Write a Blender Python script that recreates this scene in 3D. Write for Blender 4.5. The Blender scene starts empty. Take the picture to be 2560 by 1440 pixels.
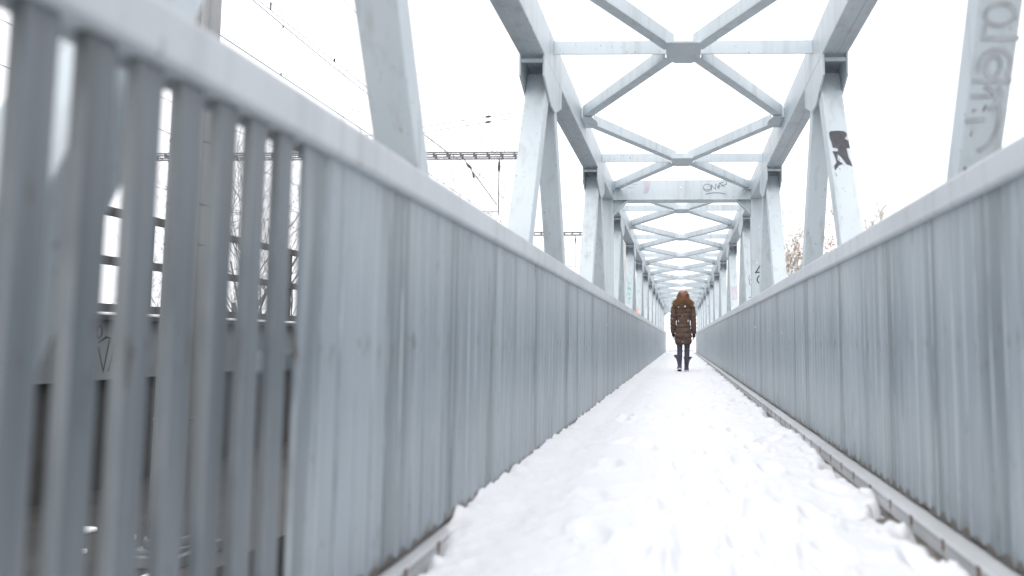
import bpy, bmesh, math, random
import numpy as np
from mathutils import Vector, Matrix

random.seed(7)
rng = np.random.RandomState(11)
sc = bpy.context.scene
col = sc.collection
R = math.radians

# ------------------------------------------------------------------ camera, sky, sun, exposure
H = 0.68                                   # camera height above the deck
cam_data = bpy.data.cameras.new('camera')
cam = bpy.data.objects.new('camera', cam_data)
col.objects.link(cam)
sc.camera = cam
cam.matrix_world = Matrix.Translation((0, 0, H)) @ Matrix.Rotation(R(90 + 4.46), 4, 'X') @ Matrix.Rotation(R(-0.25), 4, 'Z')
cam_data.sensor_width = 36
cam_data.lens = 1700 / 2560 * 36
cam_data.shift_x = -0.164
cam_data.clip_start = 0.05
cam_data.clip_end = 3000
cam_data.dof.use_dof = True
cam_data.dof.focus_distance = 8.5
cam_data.dof.aperture_fstop = 1.3

world = bpy.data.worlds.new('World')
sc.world = world
world.use_nodes = True
wn, wl = world.node_tree.nodes, world.node_tree.links
wn.clear()
w_out = wn.new('ShaderNodeOutputWorld')
w_bg = wn.new('ShaderNodeBackground')
w_bg.inputs['Strength'].default_value = 0.12
sky = wn.new('ShaderNodeTexSky')
sky.sky_type = 'NISHITA'
sky.sun_disc = False
sky.sun_elevation = R(55)
sky.sun_rotation = R(160)
hsv = wn.new('ShaderNodeHueSaturation')
hsv.inputs['Saturation'].default_value = 0.18
wl.new(sky.outputs[0], hsv.inputs['Color'])
tc = wn.new('ShaderNodeTexCoord')
sep = wn.new('ShaderNodeSeparateXYZ')
wl.new(tc.outputs['Generated'], sep.inputs[0])
ramp = wn.new('ShaderNodeValToRGB')        # overcast cloud layer, three times brighter overhead than at the horizon
ramp.color_ramp.elements[0].position = 0.0
ramp.color_ramp.elements[0].color = (0.74, 0.74, 0.75, 1)
ramp.color_ramp.elements[1].position = 1.0
ramp.color_ramp.elements[1].color = (1.0, 1.0, 1.02, 1)
wl.new(sep.outputs['Z'], ramp.inputs[0])
mul = wn.new('ShaderNodeMix'); mul.data_type = 'RGBA'; mul.blend_type = 'MULTIPLY'
mul.inputs[0].default_value = 1.0
mul.inputs[7].default_value = (14.8, 14.8, 15.05, 1)
wl.new(ramp.outputs[0], mul.inputs[6])
mixw = wn.new('ShaderNodeMix'); mixw.data_type = 'RGBA'
mixw.inputs[0].default_value = 0.85
wl.new(hsv.outputs[0], mixw.inputs[6])
wl.new(mul.outputs[2], mixw.inputs[7])
wl.new(mixw.outputs[2], w_bg.inputs['Color'])
wl.new(w_bg.outputs[0], w_out.inputs[0])

sun_data = bpy.data.lights.new('sun', 'SUN')
sun_data.energy = 1.1
sun_data.angle = R(40)
sun_data.color = (1.0, 0.985, 0.96)
sun = bpy.data.objects.new('sun', sun_data)
col.objects.link(sun)
sun.rotation_euler = (R(42), 0, R(-12))    # high, a little behind the camera
sc.view_settings.view_transform = 'Standard'
sc.view_settings.look = 'None'
sc.view_settings.exposure = 0.32
sc.view_settings.gamma = 1.0
sc.render.film_transparent = False
sc.cycles.max_bounces = 8
sc.cycles.diffuse_bounces = 5

# ------------------------------------------------------------------ materials
MATS = {}
def new_mat(name):
    m = bpy.data.materials.new(name)
    m.use_nodes = True
    n, l = m.node_tree.nodes, m.node_tree.links
    b = n['Principled BSDF']
    MATS[name] = m
    return m, n, l, b

def world_pos(n, l, scale):
    g = n.new('ShaderNodeNewGeometry')
    mp = n.new('ShaderNodeMapping')
    mp.inputs['Scale'].default_value = scale
    l.new(g.outputs['Position'], mp.inputs['Vector'])
    return mp.outputs[0]

def noise(n, l, scale, detail=3, rough=0.55, s=1.0):
    t = n.new('ShaderNodeTexNoise')
    t.inputs['Scale'].default_value = s
    t.inputs['Detail'].default_value = detail
    t.inputs['Roughness'].default_value = rough
    l.new(world_pos(n, l, scale), t.inputs['Vector'])
    return t.outputs['Fac']

def ramp_fac(n, l, src, lo, hi):
    r = n.new('ShaderNodeMapRange')
    r.inputs['From Min'].default_value = lo
    r.inputs['From Max'].default_value = hi
    l.new(src, r.inputs['Value'])
    return r.outputs[0]

def math_n(n, l, op, a, b=None):
    t = n.new('ShaderNodeMath'); t.operation = op
    if isinstance(a, (int, float)): t.inputs[0].default_value = a
    else: l.new(a, t.inputs[0])
    if b is not None:
        if isinstance(b, (int, float)): t.inputs[1].default_value = b
        else: l.new(b, t.inputs[1])
    return t.outputs[0]

def mixc(n, l, fac, a, b):
    t = n.new('ShaderNodeMix'); t.data_type = 'RGBA'
    if isinstance(fac, (int, float)): t.inputs[0].default_value = fac
    else: l.new(fac, t.inputs[0])
    for v, i in ((a, 6), (b, 7)):
        if isinstance(v, tuple): t.inputs[i].default_value = (*v, 1)
        else: l.new(v, t.inputs[i])
    return t.outputs[2]

def bump(n, l, b, src, strength, dist):
    t = n.new('ShaderNodeBump')
    t.inputs['Strength'].default_value = strength
    t.inputs['Distance'].default_value = dist
    l.new(src, t.inputs['Height'])
    l.new(t.outputs[0], b.inputs['Normal'])

def paint(name, c1, c2, rough, grime, rust_amt):
    m, n, l, b = new_mat(name)
    broad = noise(n, l, (1.6, 1.6, 0.9), 4)
    c = mixc(n, l, ramp_fac(n, l, broad, 0.35, 0.65), c1, c2)
    st = noise(n, l, (14, 14, 0.9), 3)
    c = mixc(n, l, math_n(n, l, 'MULTIPLY', ramp_fac(n, l, st, 0.52, 0.75), 0.5), c, grime)
    pat = noise(n, l, (5, 5, 3), 5, 0.7)
    c = mixc(n, l, math_n(n, l, 'MULTIPLY', ramp_fac(n, l, pat, 0.60, 0.72), 0.35), c, grime)
    sp = noise(n, l, (60, 60, 22), 2)
    gate = noise(n, l, (3.1, 3.1, 3.1), 2)
    spm = math_n(n, l, 'MULTIPLY', ramp_fac(n, l, sp, 0.67, 0.74), ramp_fac(n, l, gate, 0.42, 0.58))
    c = mixc(n, l, math_n(n, l, 'MULTIPLY', spm, rust_amt), c, (0.12, 0.07, 0.05))
    l.new(c, b.inputs['Base Color'])
    b.inputs['Roughness'].default_value = rough
    bump(n, l, b, noise(n, l, (40, 40, 40), 3), 0.12, 0.004)
    return m

paint('truss_paint', (0.565, 0.625, 0.655), (0.49, 0.55, 0.585), 0.45, (0.33, 0.345, 0.33), 0.9)
paint('rail_paint', (0.54, 0.575, 0.605), (0.47, 0.50, 0.53), 0.42, (0.35, 0.36, 0.36), 0.4)

def slat_paint(name='slat_paint', tint=1.0):
    m, n, l, b = new_mat(name)
    broad = noise(n, l, (1.2, 2.6, 0.5), 3)
    c = mixc(n, l, ramp_fac(n, l, broad, 0.35, 0.65), (0.325, 0.375, 0.412), (0.245, 0.288, 0.322))
    band = noise(n, l, (0.0, 3.3, 0.12), 3, 0.6)          # washed dark bands, a few slats wide
    c = mixc(n, l, math_n(n, l, 'MULTIPLY', ramp_fac(n, l, band, 0.54, 0.60), 0.62), c, (0.115, 0.14, 0.155))
    st = noise(n, l, (10, 34, 0.7), 4, 0.6)
    c = mixc(n, l, math_n(n, l, 'MULTIPLY', ramp_fac(n, l, st, 0.52, 0.72), 0.4), c, (0.12, 0.135, 0.135))
    st2 = noise(n, l, (10, 22, 0.9), 3, 0.6)
    c = mixc(n, l, math_n(n, l, 'MULTIPLY', ramp_fac(n, l, st2, 0.54, 0.72), 0.55), c, (0.40, 0.44, 0.465))
    # short rust drips, thicker along the weld line half way up and near the foot
    sp = noise(n, l, (70, 70, 11), 2)
    g = n.new('ShaderNodeNewGeometry'); s = n.new('ShaderNodeSeparateXYZ'); l.new(g.outputs['Position'], s.inputs[0])
    z = s.outputs['Z']
    mid = math_n(n, l, 'SUBTRACT', 1.0, math_n(n, l, 'MULTIPLY', math_n(n, l, 'ABSOLUTE', math_n(n, l, 'SUBTRACT', z, 0.66)), 9.0))
    foot = math_n(n, l, 'SUBTRACT', 1.0, math_n(n, l, 'MULTIPLY', z, 2.6))
    zone = math_n(n, l, 'MAXIMUM', mid, foot)
    zone = math_n(n, l, 'MAXIMUM', zone, 0.0)
    thr = math_n(n, l, 'SUBTRACT', sp, math_n(n, l, 'SUBTRACT', 0.71, math_n(n, l, 'MULTIPLY', zone, 0.11)))
    msk = math_n(n, l, 'MINIMUM', math_n(n, l, 'MAXIMUM', math_n(n, l, 'MULTIPLY', thr, 18.0), 0.0), 1.0)
    c = mixc(n, l, math_n(n, l, 'MULTIPLY', msk, 0.7), c, (0.10, 0.075, 0.055))
    bl = noise(n, l, (34, 34, 20), 2)
    c = mixc(n, l, math_n(n, l, 'MULTIPLY', ramp_fac(n, l, bl, 0.715, 0.76), 0.65), c, (0.17, 0.115, 0.085))
    # algae and rust at the cut foot of the slats
    ft = noise(n, l, (9, 9, 9), 3)
    low = math_n(n, l, 'SUBTRACT', math_n(n, l, 'MULTIPLY', ft, 0.21), z)
    lowm = math_n(n, l, 'MINIMUM', math_n(n, l, 'MAXIMUM', math_n(n, l, 'MULTIPLY', low, 14.0), 0.0), 0.8)
    c = mixc(n, l, lowm, c, (0.13, 0.125, 0.085))
    fr = math_n(n, l, 'FRACT', math_n(n, l, 'DIVIDE', math_n(n, l, 'SUBTRACT', s.outputs['Y'], 1.4105), 0.088))
    edge = math_n(n, l, 'GREATER_THAN', math_n(n, l, 'ABSOLUTE', math_n(n, l, 'SUBTRACT', fr, 0.46)), 0.425)
    edge_light = ramp_fac(n, l, noise(n, l, (6, 6, 2.2), 3, 0.6), 0.34, 0.56)
    c = mixc(n, l, math_n(n, l, 'MULTIPLY', math_n(n, l, 'MULTIPLY', edge, edge_light), 0.85), c, (0.52, 0.57, 0.59))  # pale slat edges: light caught on the rims, painted into the colour
    cen = math_n(n, l, 'ABSOLUTE', math_n(n, l, 'SUBTRACT', fr, 0.46))
    hgt = math_n(n, l, 'ADD', math_n(n, l, 'MULTIPLY', noise(n, l, (9, 13, 9), 3), 0.075), 0.068)
    hgt = math_n(n, l, 'SUBTRACT', hgt, math_n(n, l, 'MULTIPLY', math_n(n, l, 'POWER', cen, 2.0), 0.12))
    blob = math_n(n, l, 'MULTIPLY', math_n(n, l, 'SUBTRACT', hgt, z), 90.0)
    blob = math_n(n, l, 'MINIMUM', math_n(n, l, 'MAXIMUM', blob, 0.0), 0.9)
    c = mixc(n, l, blob, c, (0.075, 0.055, 0.042))
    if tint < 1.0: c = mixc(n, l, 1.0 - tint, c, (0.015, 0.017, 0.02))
    l.new(c, b.inputs['Base Color'])
    b.inputs['Roughness'].default_value = 0.38
    b.inputs['Specular IOR Level'].default_value = 0.65
    bump(n, l, b, noise(n, l, (30, 30, 12), 3), 0.15, 0.004)
slat_paint()
slat_paint('bar_paint_vignette', 0.47)          # slat paint darkened for the open bars: corner vignette put into the colour

def kerb_paint():
    m, n, l, b = new_mat('kerb_paint')
    broad = noise(n, l, (4, 2.0, 8), 4)
    c = mixc(n, l, ramp_fac(n, l, broad, 0.35, 0.65), (0.68, 0.70, 0.72), (0.56, 0.58, 0.59))
    pos = n.new('ShaderNodeNewGeometry'); s = n.new('ShaderNodeSeparateXYZ'); l.new(pos.outputs['Position'], s.inputs[0])
    y = math_n(n, l, 'ADD', s.outputs['Y'], math_n(n, l, 'MULTIPLY', noise(n, l, (0, 1.7, 0), 1), 0.14))
    fr = math_n(n, l, 'FRACT', math_n(n, l, 'DIVIDE', y, 0.265))
    d = math_n(n, l, 'MULTIPLY', math_n(n, l, 'ABSOLUTE', math_n(n, l, 'SUBTRACT', fr, 0.5)), 0.265)
    wob = math_n(n, l, 'MULTIPLY', noise(n, l, (50, 50, 50), 3), 0.016)
    d2 = math_n(n, l, 'ADD', d, wob)
    spot_y = math_n(n, l, 'LESS_THAN', d2, 0.022)
    dz = math_n(n, l, 'ABSOLUTE', math_n(n, l, 'SUBTRACT', s.outputs['Z'], 0.044))
    spot_z = math_n(n, l, 'LESS_THAN', dz, 0.017)
    seam = math_n(n, l, 'LESS_THAN', math_n(n, l, 'ABSOLUTE', math_n(n, l, 'SUBTRACT', s.outputs['Z'], 0.046)), 0.0016)
    c = mixc(n, l, math_n(n, l, 'MULTIPLY', seam, 0.75), c, (0.10, 0.09, 0.08))
    c = mixc(n, l, math_n(n, l, 'MULTIPLY', math_n(n, l, 'LESS_THAN', d2, 0.016), math_n(n, l, 'MULTIPLY', math_n(n, l, 'LESS_THAN', s.outputs['Z'], 0.05), 0.55)), c, (0.38, 0.28, 0.17))
    c = mixc(n, l, math_n(n, l, 'MULTIPLY', math_n(n, l, 'MULTIPLY', spot_y, spot_z), 0.9), c, (0.17, 0.085, 0.06))
    l.new(c, b.inputs['Base Color'])
    b.inputs['Roughness'].default_value = 0.5
kerb_paint()

def snow_mat():
    m, n, l, b = new_mat('snow')
    dirt = noise(n, l, (9, 9, 9), 4, 0.65)
    c = mixc(n, l, ramp_fac(n, l, dirt, 0.72, 0.85), (0.88, 0.885, 0.90), (0.62, 0.58, 0.53))
    l.new(c, b.inputs['Base Color'])
    b.inputs['Roughness'].default_value = 0.7
    b.inputs['Subsurface Weight'].default_value = 0.0
    bump(n, l, b, noise(n, l, (55, 55, 55), 5, 0.65), 0.35, 0.008)
snow_mat()

def ground_mat():
    m, n, l, b = new_mat('thin_snow')
    nz = noise(n, l, (0.9, 0.9, 0.9), 6, 0.7)
    g = n.new('ShaderNodeNewGeometry'); s = n.new('ShaderNodeSeparateXYZ'); l.new(g.outputs['Position'], s.inputs[0])
    deep = ramp_fac(n, l, s.outputs['Z'], -4.5, -0.6)            # thin wind-blown snow in the cutting, full cover on the bank
    f = math_n(n, l, 'ADD', ramp_fac(n, l, nz, 0.51, 0.63), deep)
    f = math_n(n, l, 'MINIMUM', f, 1.0)
    l.new(mixc(n, l, f, (0.085, 0.08, 0.075), (0.88, 0.885, 0.90)), b.inputs['Base Color'])
    b.inputs['Roughness'].default_value = 0.85
ground_mat()

def two_tone(name, c1, c2, scale, rough, bmp=0.2, dist=0.005, spec=0.5):
    m, n, l, b = new_mat(name)
    nz = noise(n, l, scale, 5, 0.6)
    l.new(mixc(n, l, ramp_fac(n, l, nz, 0.35, 0.65), c1, c2), b.inputs['Base Color'])
    b.inputs['Roughness'].default_value = rough
    b.inputs['Specular IOR Level'].default_value = spec
    if bmp: bump(n, l, b, nz, bmp, dist)
    return m
two_tone('wet_deck', (0.10, 0.085, 0.075), (0.26, 0.24, 0.22), (12, 12, 12), 0.45)
two_tone('dark_steel', (0.035, 0.036, 0.038), (0.06, 0.058, 0.055), (2, 2, 2), 0.7, 0)
two_tone('grey_steel', (0.20, 0.22, 0.23), (0.16, 0.175, 0.185), (1.5, 1.5, 1.5), 0.6, 0)
two_tone('concrete', (0.46, 0.47, 0.47), (0.37, 0.375, 0.375), (3, 3, 1), 0.85)
two_tone('portal_steel', (0.10, 0.10, 0.115), (0.15, 0.15, 0.16), (2, 2, 2), 0.6, 0)
two_tone('wire', (0.13, 0.13, 0.14), (0.16, 0.16, 0.17), (2, 2, 2), 0.6, 0)
two_tone('insulator', (0.06, 0.045, 0.06), (0.09, 0.06, 0.08), (6, 6, 6), 0.35, 0)
two_tone('bark', (0.13, 0.115, 0.10), (0.22, 0.20, 0.18), (3, 3, 3), 0.9, 0)
two_tone('dry_leaf', (0.24, 0.11, 0.06), (0.32, 0.17, 0.10), (7, 7, 7), 0.8, 0)
two_tone('dry_twig', (0.24, 0.215, 0.165), (0.33, 0.30, 0.23), (4, 4, 4), 0.9, 0)
two_tone('black_spray', (0.045, 0.045, 0.055), (0.075, 0.075, 0.085), (20, 20, 20), 0.6, 0)
two_tone('grey_spray', (0.33, 0.36, 0.375), (0.46, 0.49, 0.51), (16, 16, 16), 0.6, 0)
two_tone('green_spray', (0.10, 0.40, 0.28), (0.20, 0.48, 0.36), (12, 12, 12), 0.6, 0)
two_tone('orange_spray', (0.80, 0.33, 0.13), (0.75, 0.45, 0.28), (9, 9, 9), 0.6, 0)
two_tone('mauve_spray', (0.46, 0.43, 0.50), (0.55, 0.54, 0.58), (7, 7, 7), 0.6, 0)
two_tone('coat_cloth', (0.072, 0.048, 0.038), (0.128, 0.086, 0.066), (9, 9, 16), 0.8, 0.6, 0.03, 0.2)
two_tone('fur', (0.21, 0.115, 0.055), (0.38, 0.23, 0.12), (25, 25, 25), 0.8, 0)
two_tone('auburn_hair', (0.22, 0.10, 0.055), (0.38, 0.19, 0.105), (22, 22, 22), 0.5, 0)
two_tone('knit_cap', (0.24, 0.13, 0.105), (0.50, 0.33, 0.29), (11, 11, 11), 0.9, 0.4, 0.006)
two_tone('legging_cloth', (0.045, 0.040, 0.062), (0.085, 0.075, 0.115), (9, 9, 5), 0.75, 0)
two_tone('boot_suede', (0.070, 0.056, 0.105), (0.12, 0.10, 0.165), (12, 12, 9), 0.8, 0.3)
two_tone('boot_lining', (0.03, 0.026, 0.035), (0.05, 0.04, 0.05), (40, 40, 40), 0.95, 0.3)
two_tone('boot_sole', (0.75, 0.74, 0.72), (0.65, 0.64, 0.62), (9, 9, 9), 0.7, 0)
two_tone('glove_wool', (0.018, 0.017, 0.02), (0.03, 0.028, 0.034), (30, 30, 30), 0.9, 0)
two_tone('skin', (0.62, 0.42, 0.34), (0.58, 0.38, 0.30), (9, 9, 9), 0.6, 0)
two_tone('zip_metal', (0.8, 0.8, 0.8), (0.7, 0.7, 0.7), (9, 9, 9), 0.3, 0)

# ------------------------------------------------------------------ helpers
class MB:
    """collects vertices and faces for ONE mesh object"""
    def __init__(self): self.v, self.f, self.s = [], [], []
    def add(self, verts, faces, smooth=False):
        o = len(self.v)
        self.v += [tuple(p) for p in verts]
        self.f += [tuple(i + o for i in f) for f in faces]
        self.s += [smooth] * len(faces)
    def box(self, x0, x1, y0, y1, z0, z1):
        x0, x1 = min(x0, x1), max(x0, x1)
        v = [(x0,y0,z0),(x1,y0,z0),(x1,y1,z0),(x0,y1,z0),(x0,y0,z1),(x1,y0,z1),(x1,y1,z1),(x0,y1,z1)]
        self.add(v, [(0,3,2,1),(4,5,6,7),(0,1,5,4),(1,2,6,5),(2,3,7,6),(3,0,4,7)])
    def bar(self, p, q, w, t, up=(0,0,1), w0=0.0):
        """a bar from p to q, width w along side, thickness t along up-ish"""
        p, q = Vector(p), Vector(q)
        d = (q - p).normalized(); s = d.cross(Vector(up))
        if s.length < 1e-6: s = d.cross(Vector((0, 1, 0)))
        s.normalize(); u = s.cross(d)
        v = []
        for c in (p, q):
            for a, b in ((-1,-1),(1,-1),(1,1),(-1,1)):
                v.append(c + s * (a * w / 2) + u * (b * t / 2))
        self.add(v, [(0,3,2,1),(4,5,6,7),(0,1,5,4),(1,2,6,5),(2,3,7,6),(3,0,4,7)])
    def prism(self, poly, axis, a0, a1):
        """extrude a 2-D polygon along an axis: axis 'x' poly=(y,z); 'y' poly=(x,z); 'z' poly=(x,y)"""
        def P(u, v, a): return {'x': (a,u,v), 'y': (u,a,v), 'z': (u,v,a)}[axis]
        n = len(poly)
        v = [P(u, w, a0) for u, w in poly] + [P(u, w, a1) for u, w in poly]
        f = [tuple(range(n)), tuple(range(2*n-1, n-1, -1))]
        f += [(i, i+n, (i+1) % n + n, (i+1) % n) for i in range(n)]
        self.add(v, f)
    def tube(self, pts, radii, seg=6, smooth=True, caps=True):
        if not isinstance(radii, (list, tuple)): radii = [radii] * len(pts)
        pts = [Vector(p) for p in pts]
        v, f = [], []
        for i, p in enumerate(pts):
            d = (pts[min(i+1, len(pts)-1)] - pts[max(i-1, 0)])
            d = d.normalized() if d.length else Vector((0,0,1))
            a = d.cross(Vector((0.13, 0.31, 1.0)))
            if a.length < 1e-3: a = d.cross(Vector((1, 0, 0)))
            a.normalize(); b = d.cross(a)
            for k in range(seg):
                t = 2*math.pi*k/seg
                v.append(p + a*(math.cos(t)*radii[i]) + b*(math.sin(t)*radii[i]))
        for i in range(len(pts)-1):
            for k in range(seg):
                f.append((i*seg+k, i*seg+(k+1) % seg, (i+1)*seg+(k+1) % seg, (i+1)*seg+k))
        if caps:
            f.append(tuple(range(seg-1, -1, -1))); f.append(tuple((len(pts)-1)*seg+k for k in range(seg)))
        self.add(v, f, smooth)
    def loft(self, rings, seg=24, caps=True):
        """rings: list of (cx,cy,cz,rx,ry)"""
        v, f = [], []
        for (cx, cy, cz, rx, ry) in rings:
            for k in range(seg):
                t = 2*math.pi*k/seg
                v.append((cx+rx*math.cos(t), cy+ry*math.sin(t), cz))
        for i in range(len(rings)-1):
            for k in range(seg):
                f.append((i*seg+k, i*seg+(k+1) % seg, (i+1)*seg+(k+1) % seg, (i+1)*seg+k))
        if caps:
            f.append(tuple(range(seg-1, -1, -1))); f.append(tuple((len(rings)-1)*seg+k for k in range(seg)))
        self.add(v, f, True)
    def build(self, name, mat, parent=None, bevel=0.0, fix=True):
        me = bpy.data.meshes.new(name)
        me.from_pydata(self.v, [], self.f)
        if fix:
            bm = bmesh.new(); bm.from_mesh(me)
            bmesh.ops.recalc_face_normals(bm, faces=bm.faces)
            bm.to_mesh(me); bm.free()
        me.polygons.foreach_set('use_smooth', self.s)
        me.materials.append(MATS[mat])
        me.update()
        o = bpy.data.objects.new(name, me)
        col.objects.link(o)
        if parent is not None: o.parent = parent
        if bevel:
            bv = o.modifiers.new('edge', 'BEVEL'); bv.width = bevel; bv.segments = 2; bv.limit_method = 'ANGLE'
        return o

def empty(name, loc=(0, 0, 0), label=None, cat=None, group=None):
    o = bpy.data.objects.new(name, None)
    o.empty_display_size = 0.2
    col.objects.link(o); o.location = loc
    tag(o, label, cat, group)
    return o
def tag(o, label=None, cat=None, group=None, kind=None):
    if label: o['label'] = label
    if cat: o['category'] = cat
    if group: o['group'] = group
    if kind: o['kind'] = kind
    return o
def copy_part(o, parent, loc=None):
    c = o.copy(); col.objects.link(c); c.parent = parent
    if loc is not None: c.location = loc
    return c
def copy_tree(o, parent, loc=None):
    c = copy_part(o, parent, loc)
    for ch in list(o.children):
        copy_tree(ch, c)
    return c

def strokes(mb, lines, O, U, V, N, w, th=0.0015):
    """flat painted strokes: polylines in (u,v) laid on the plane O + u U + v V, standing 1 mm proud along N"""
    O, U, V, N = Vector(O), Vector(U), Vector(V), Vector(N)
    for q, ln in enumerate(lines):
        P = [Vector((a, b, 0)) for a, b in ln]
        closed = (P[0] - P[-1]).length < 1e-4
        hh = th + q*0.00012
        L_, R_ = [], []
        for i, p in enumerate(P):
            d0 = (p - P[i-1]) if i else ((p - P[-2]) if closed else (P[1] - p))
            d1 = (P[i+1] - p) if i < len(P)-1 else ((P[1] - p) if closed else (p - P[i-1]))
            d0, d1 = d0.normalized(), d1.normalized()
            n0, n1 = Vector((-d0.y, d0.x, 0)), Vector((-d1.y, d1.x, 0))
            m_ = n0 + n1
            m_ = m_.normalized() if m_.length > 0.2 else n0
            k = min(1.0/max(m_.dot(n0), .45), 1.8)
            e_ = Vector((0, 0, 0))
            if not closed and i == 0: e_ = -d1*w*.35
            if not closed and i == len(P)-1: e_ = d0*w*.35
            L_.append(p + e_ + m_*k*w/2); R_.append(p + e_ - m_*k*w/2)
        n = len(P)
        vv = [O + U*p.x + V*p.y + N*h for h in (0.0005, hh) for p in L_ + R_]
        f = []
        for i in range(n-1):
            f += [(2*n+i, 2*n+i+1, 3*n+i+1, 3*n+i), (i, i+1, 2*n+i+1, 2*n+i), (n+i, 3*n+i, 3*n+i+1, n+i+1)]
        mb.add(vv, f)
def arc(cx, cy, rx, ry, a0, a1, n=12):
    return [(cx + rx*math.cos(R(a0 + (a1-a0)*i/n)), cy + ry*math.sin(R(a0 + (a1-a0)*i/n))) for i in range(n+1)]

# value noise on numpy arrays
_tab = np.random.RandomState(3).rand(256, 256)
def vnoise(x, y):
    xi, yi = np.floor(x).astype(int), np.floor(y).astype(int)
    fx, fy = x - xi, y - yi
    fx, fy = fx*fx*(3-2*fx), fy*fy*(3-2*fy)
    g = lambda i, j: _tab[i % 256, j % 256]
    return (g(xi, yi)*(1-fx)+g(xi+1, yi)*fx)*(1-fy) + (g(xi, yi+1)*(1-fx)+g(xi+1, yi+1)*fx)*fy
def fbm(x, y, oct=4, gain=0.5):
    t, a, s = 0, 1, 0
    for k in range(oct):
        t = t + a*vnoise(x*2**k + 17.3*k, y*2**k + 5.1*k); s += a; a *= gain
    return t / s

# ------------------------------------------------------------------ dimensions of the footbridge
BAY, Y0 = 3.03, 1.83
NODES = [Y0 + BAY*k for k in range(-1, 13)]
Y_START, Y_END = NODES[0] - BAY/2, NODES[-1] + BAY/2
LI, RI = -0.92, 0.985                       # inner faces of the two trusses
CW = 0.175                                  # chord width
ZB, ZT = 2.645, 2.91                        # underside and top of the top chord
ZLOW = -0.85                                # axis of the bottom chord
ZC = 2.78
SIDES = ((-1, LI), (1, RI))

# ------------------------------------------------------------------ ground
def ground():
    xs = np.unique(np.concatenate([np.linspace(-900, -60, 12), np.linspace(-60, 60, 41), np.linspace(60, 900, 12)]))
    ys = np.unique(np.concatenate([np.linspace(-300, -30, 6), np.linspace(-30, 80, 56), np.linspace(80, 1500, 16)]))
    X, Y = np.meshgrid(xs, ys)
    t = np.clip((Y - 30.0) / 9.0, 0, 1); t = t*t*(3-2*t)
    Z = -6.0 + (6.0 - 0.02)*t + 0.25*(fbm(X*0.12+50, Y*0.12+50, 3)-0.5)*(1-t)
    nx = len(xs)
    f = [(j*nx+i, j*nx+i+1, (j+1)*nx+i+1, (j+1)*nx+i) for j in range(len(ys)-1) for i in range(nx-1)]
    mb = MB(); mb.add(np.stack([X.ravel(), Y.ravel(), Z.ravel()], 1).tolist(), f, True)
    tag(mb.build('snowy_ground', 'thin_snow'), kind='structure')
ground()

# ------------------------------------------------------------------ footbridge
bridge = empty('footbridge', (0, 0, 0), 'pale grey painted steel truss footbridge arching overhead along the snowy path, with graffiti tags', 'footbridge')

mb = MB(); mb.box(-0.86, 0.93, Y_START, Y_END, -0.12, 0.0)
for yy in np.arange(Y_START + 0.4, Y_END, BAY/2):
    mb.box(-0.86, 0.93, yy, yy + 0.1, -0.7, -0.122)
mb.build('deck', 'wet_deck', bridge)

top_chords = {}
for s, xi in SIDES:
    mb = MB(); mb.box(xi, xi + s*CW, Y_START, Y_END, ZB, ZT)
    o = mb.build('top_chord', 'truss_paint', bridge, 0.006)
    top_chords[s] = o
    # the thin weld seam along the underside
    mb = MB(); mb.box(xi + s*0.105, xi + s*0.110, Y_START, Y_END, ZB - 0.004, ZB - 0.0004)
    mb.build('seam', 'truss_paint', o)
    mb = MB(); mb.box(xi, xi + s*CW, Y_START, Y_END, ZLOW - 0.1, ZLOW + 0.1)
    mb.build('bottom_chord', 'truss_paint', bridge, 0.006)

def gusset(x0, x1):
    m = MB()
    m.prism([(-.34, .0), (-.34, -.15), (-.08, -.27), (.08, -.27), (.34, -.15), (.34, 0)], 'x', x0, x1)
    return m
protos = {}
for s, xi in SIDES:
    a = gusset(xi + s*0.0005, xi + s*0.0125).build('gusset_plate', 'truss_paint', top_chords[s]); a.location = (0, NODES[0], ZB - 0.001)
    b = gusset(xi + s*(CW-0.0125), xi + s*(CW-0.0005)).build('gusset_plate', 'truss_paint', top_chords[s]); b.location = (0, NODES[0], ZB - 0.001)
    m = MB(); m.box(xi + s*0.016, xi + s*(CW-0.016), -.335, -.322, -0.055, -0.030)
    c = m.build('stiffener', 'truss_paint', top_chords[s]); c.location = (0, NODES[0], ZB)
    m = MB(); m.box(xi + s*0.016, xi + s*(CW-0.016), .322, .335, -0.055, -0.030)
    d = m.build('stiffener', 'truss_paint', top_chords[s]); d.location = (0, NODES[0], ZB)
    for y in NODES[1:]:
        for o in (a, b, c, d):
            copy_part(o, top_chords[s], (0, y, o.location.z))

# diagonals: local origin at the top node
def diagonal(s, xi, dirn):
    top, bot = Vector((0, 0, ZC)), Vector((0, dirn*BAY/2, ZLOW))
    d = (bot - top).normalized()
    p = top + d*0.235; q = bot
    n = Vector((0, -d.z, d.y))
    T = 0.112
    x0, x1 = xi + s*0.0145, xi + s*(CW - 0.0145)
    v = []
    for c in (p, q):
        for x, k in ((x0, -1), (x1, -1), (x1, 1), (x0, 1)):
            v.append((x, c.y + n.y*k*T/2, c.z + n.z*k*T/2))
    m = MB(); m.add(v, [(0,3,2,1),(4,5,6,7),(0,1,5,4),(1,2,6,5),(2,3,7,6),(3,0,4,7)])
    return m
diag = {}
for s, xi in SIDES:
    for dirn in (-1, 1):
        p0 = diagonal(s, xi, dirn).build('diagonal', 'truss_paint', bridge, 0.007)
        p0.location = (0, NODES[0], 0)
        diag[(s, dirn, 0)] = p0
        for k, y in enumerate(NODES[1:], 1):
            diag[(s, dirn, k)] = copy_part(p0, bridge, (0, y, 0))

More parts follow.
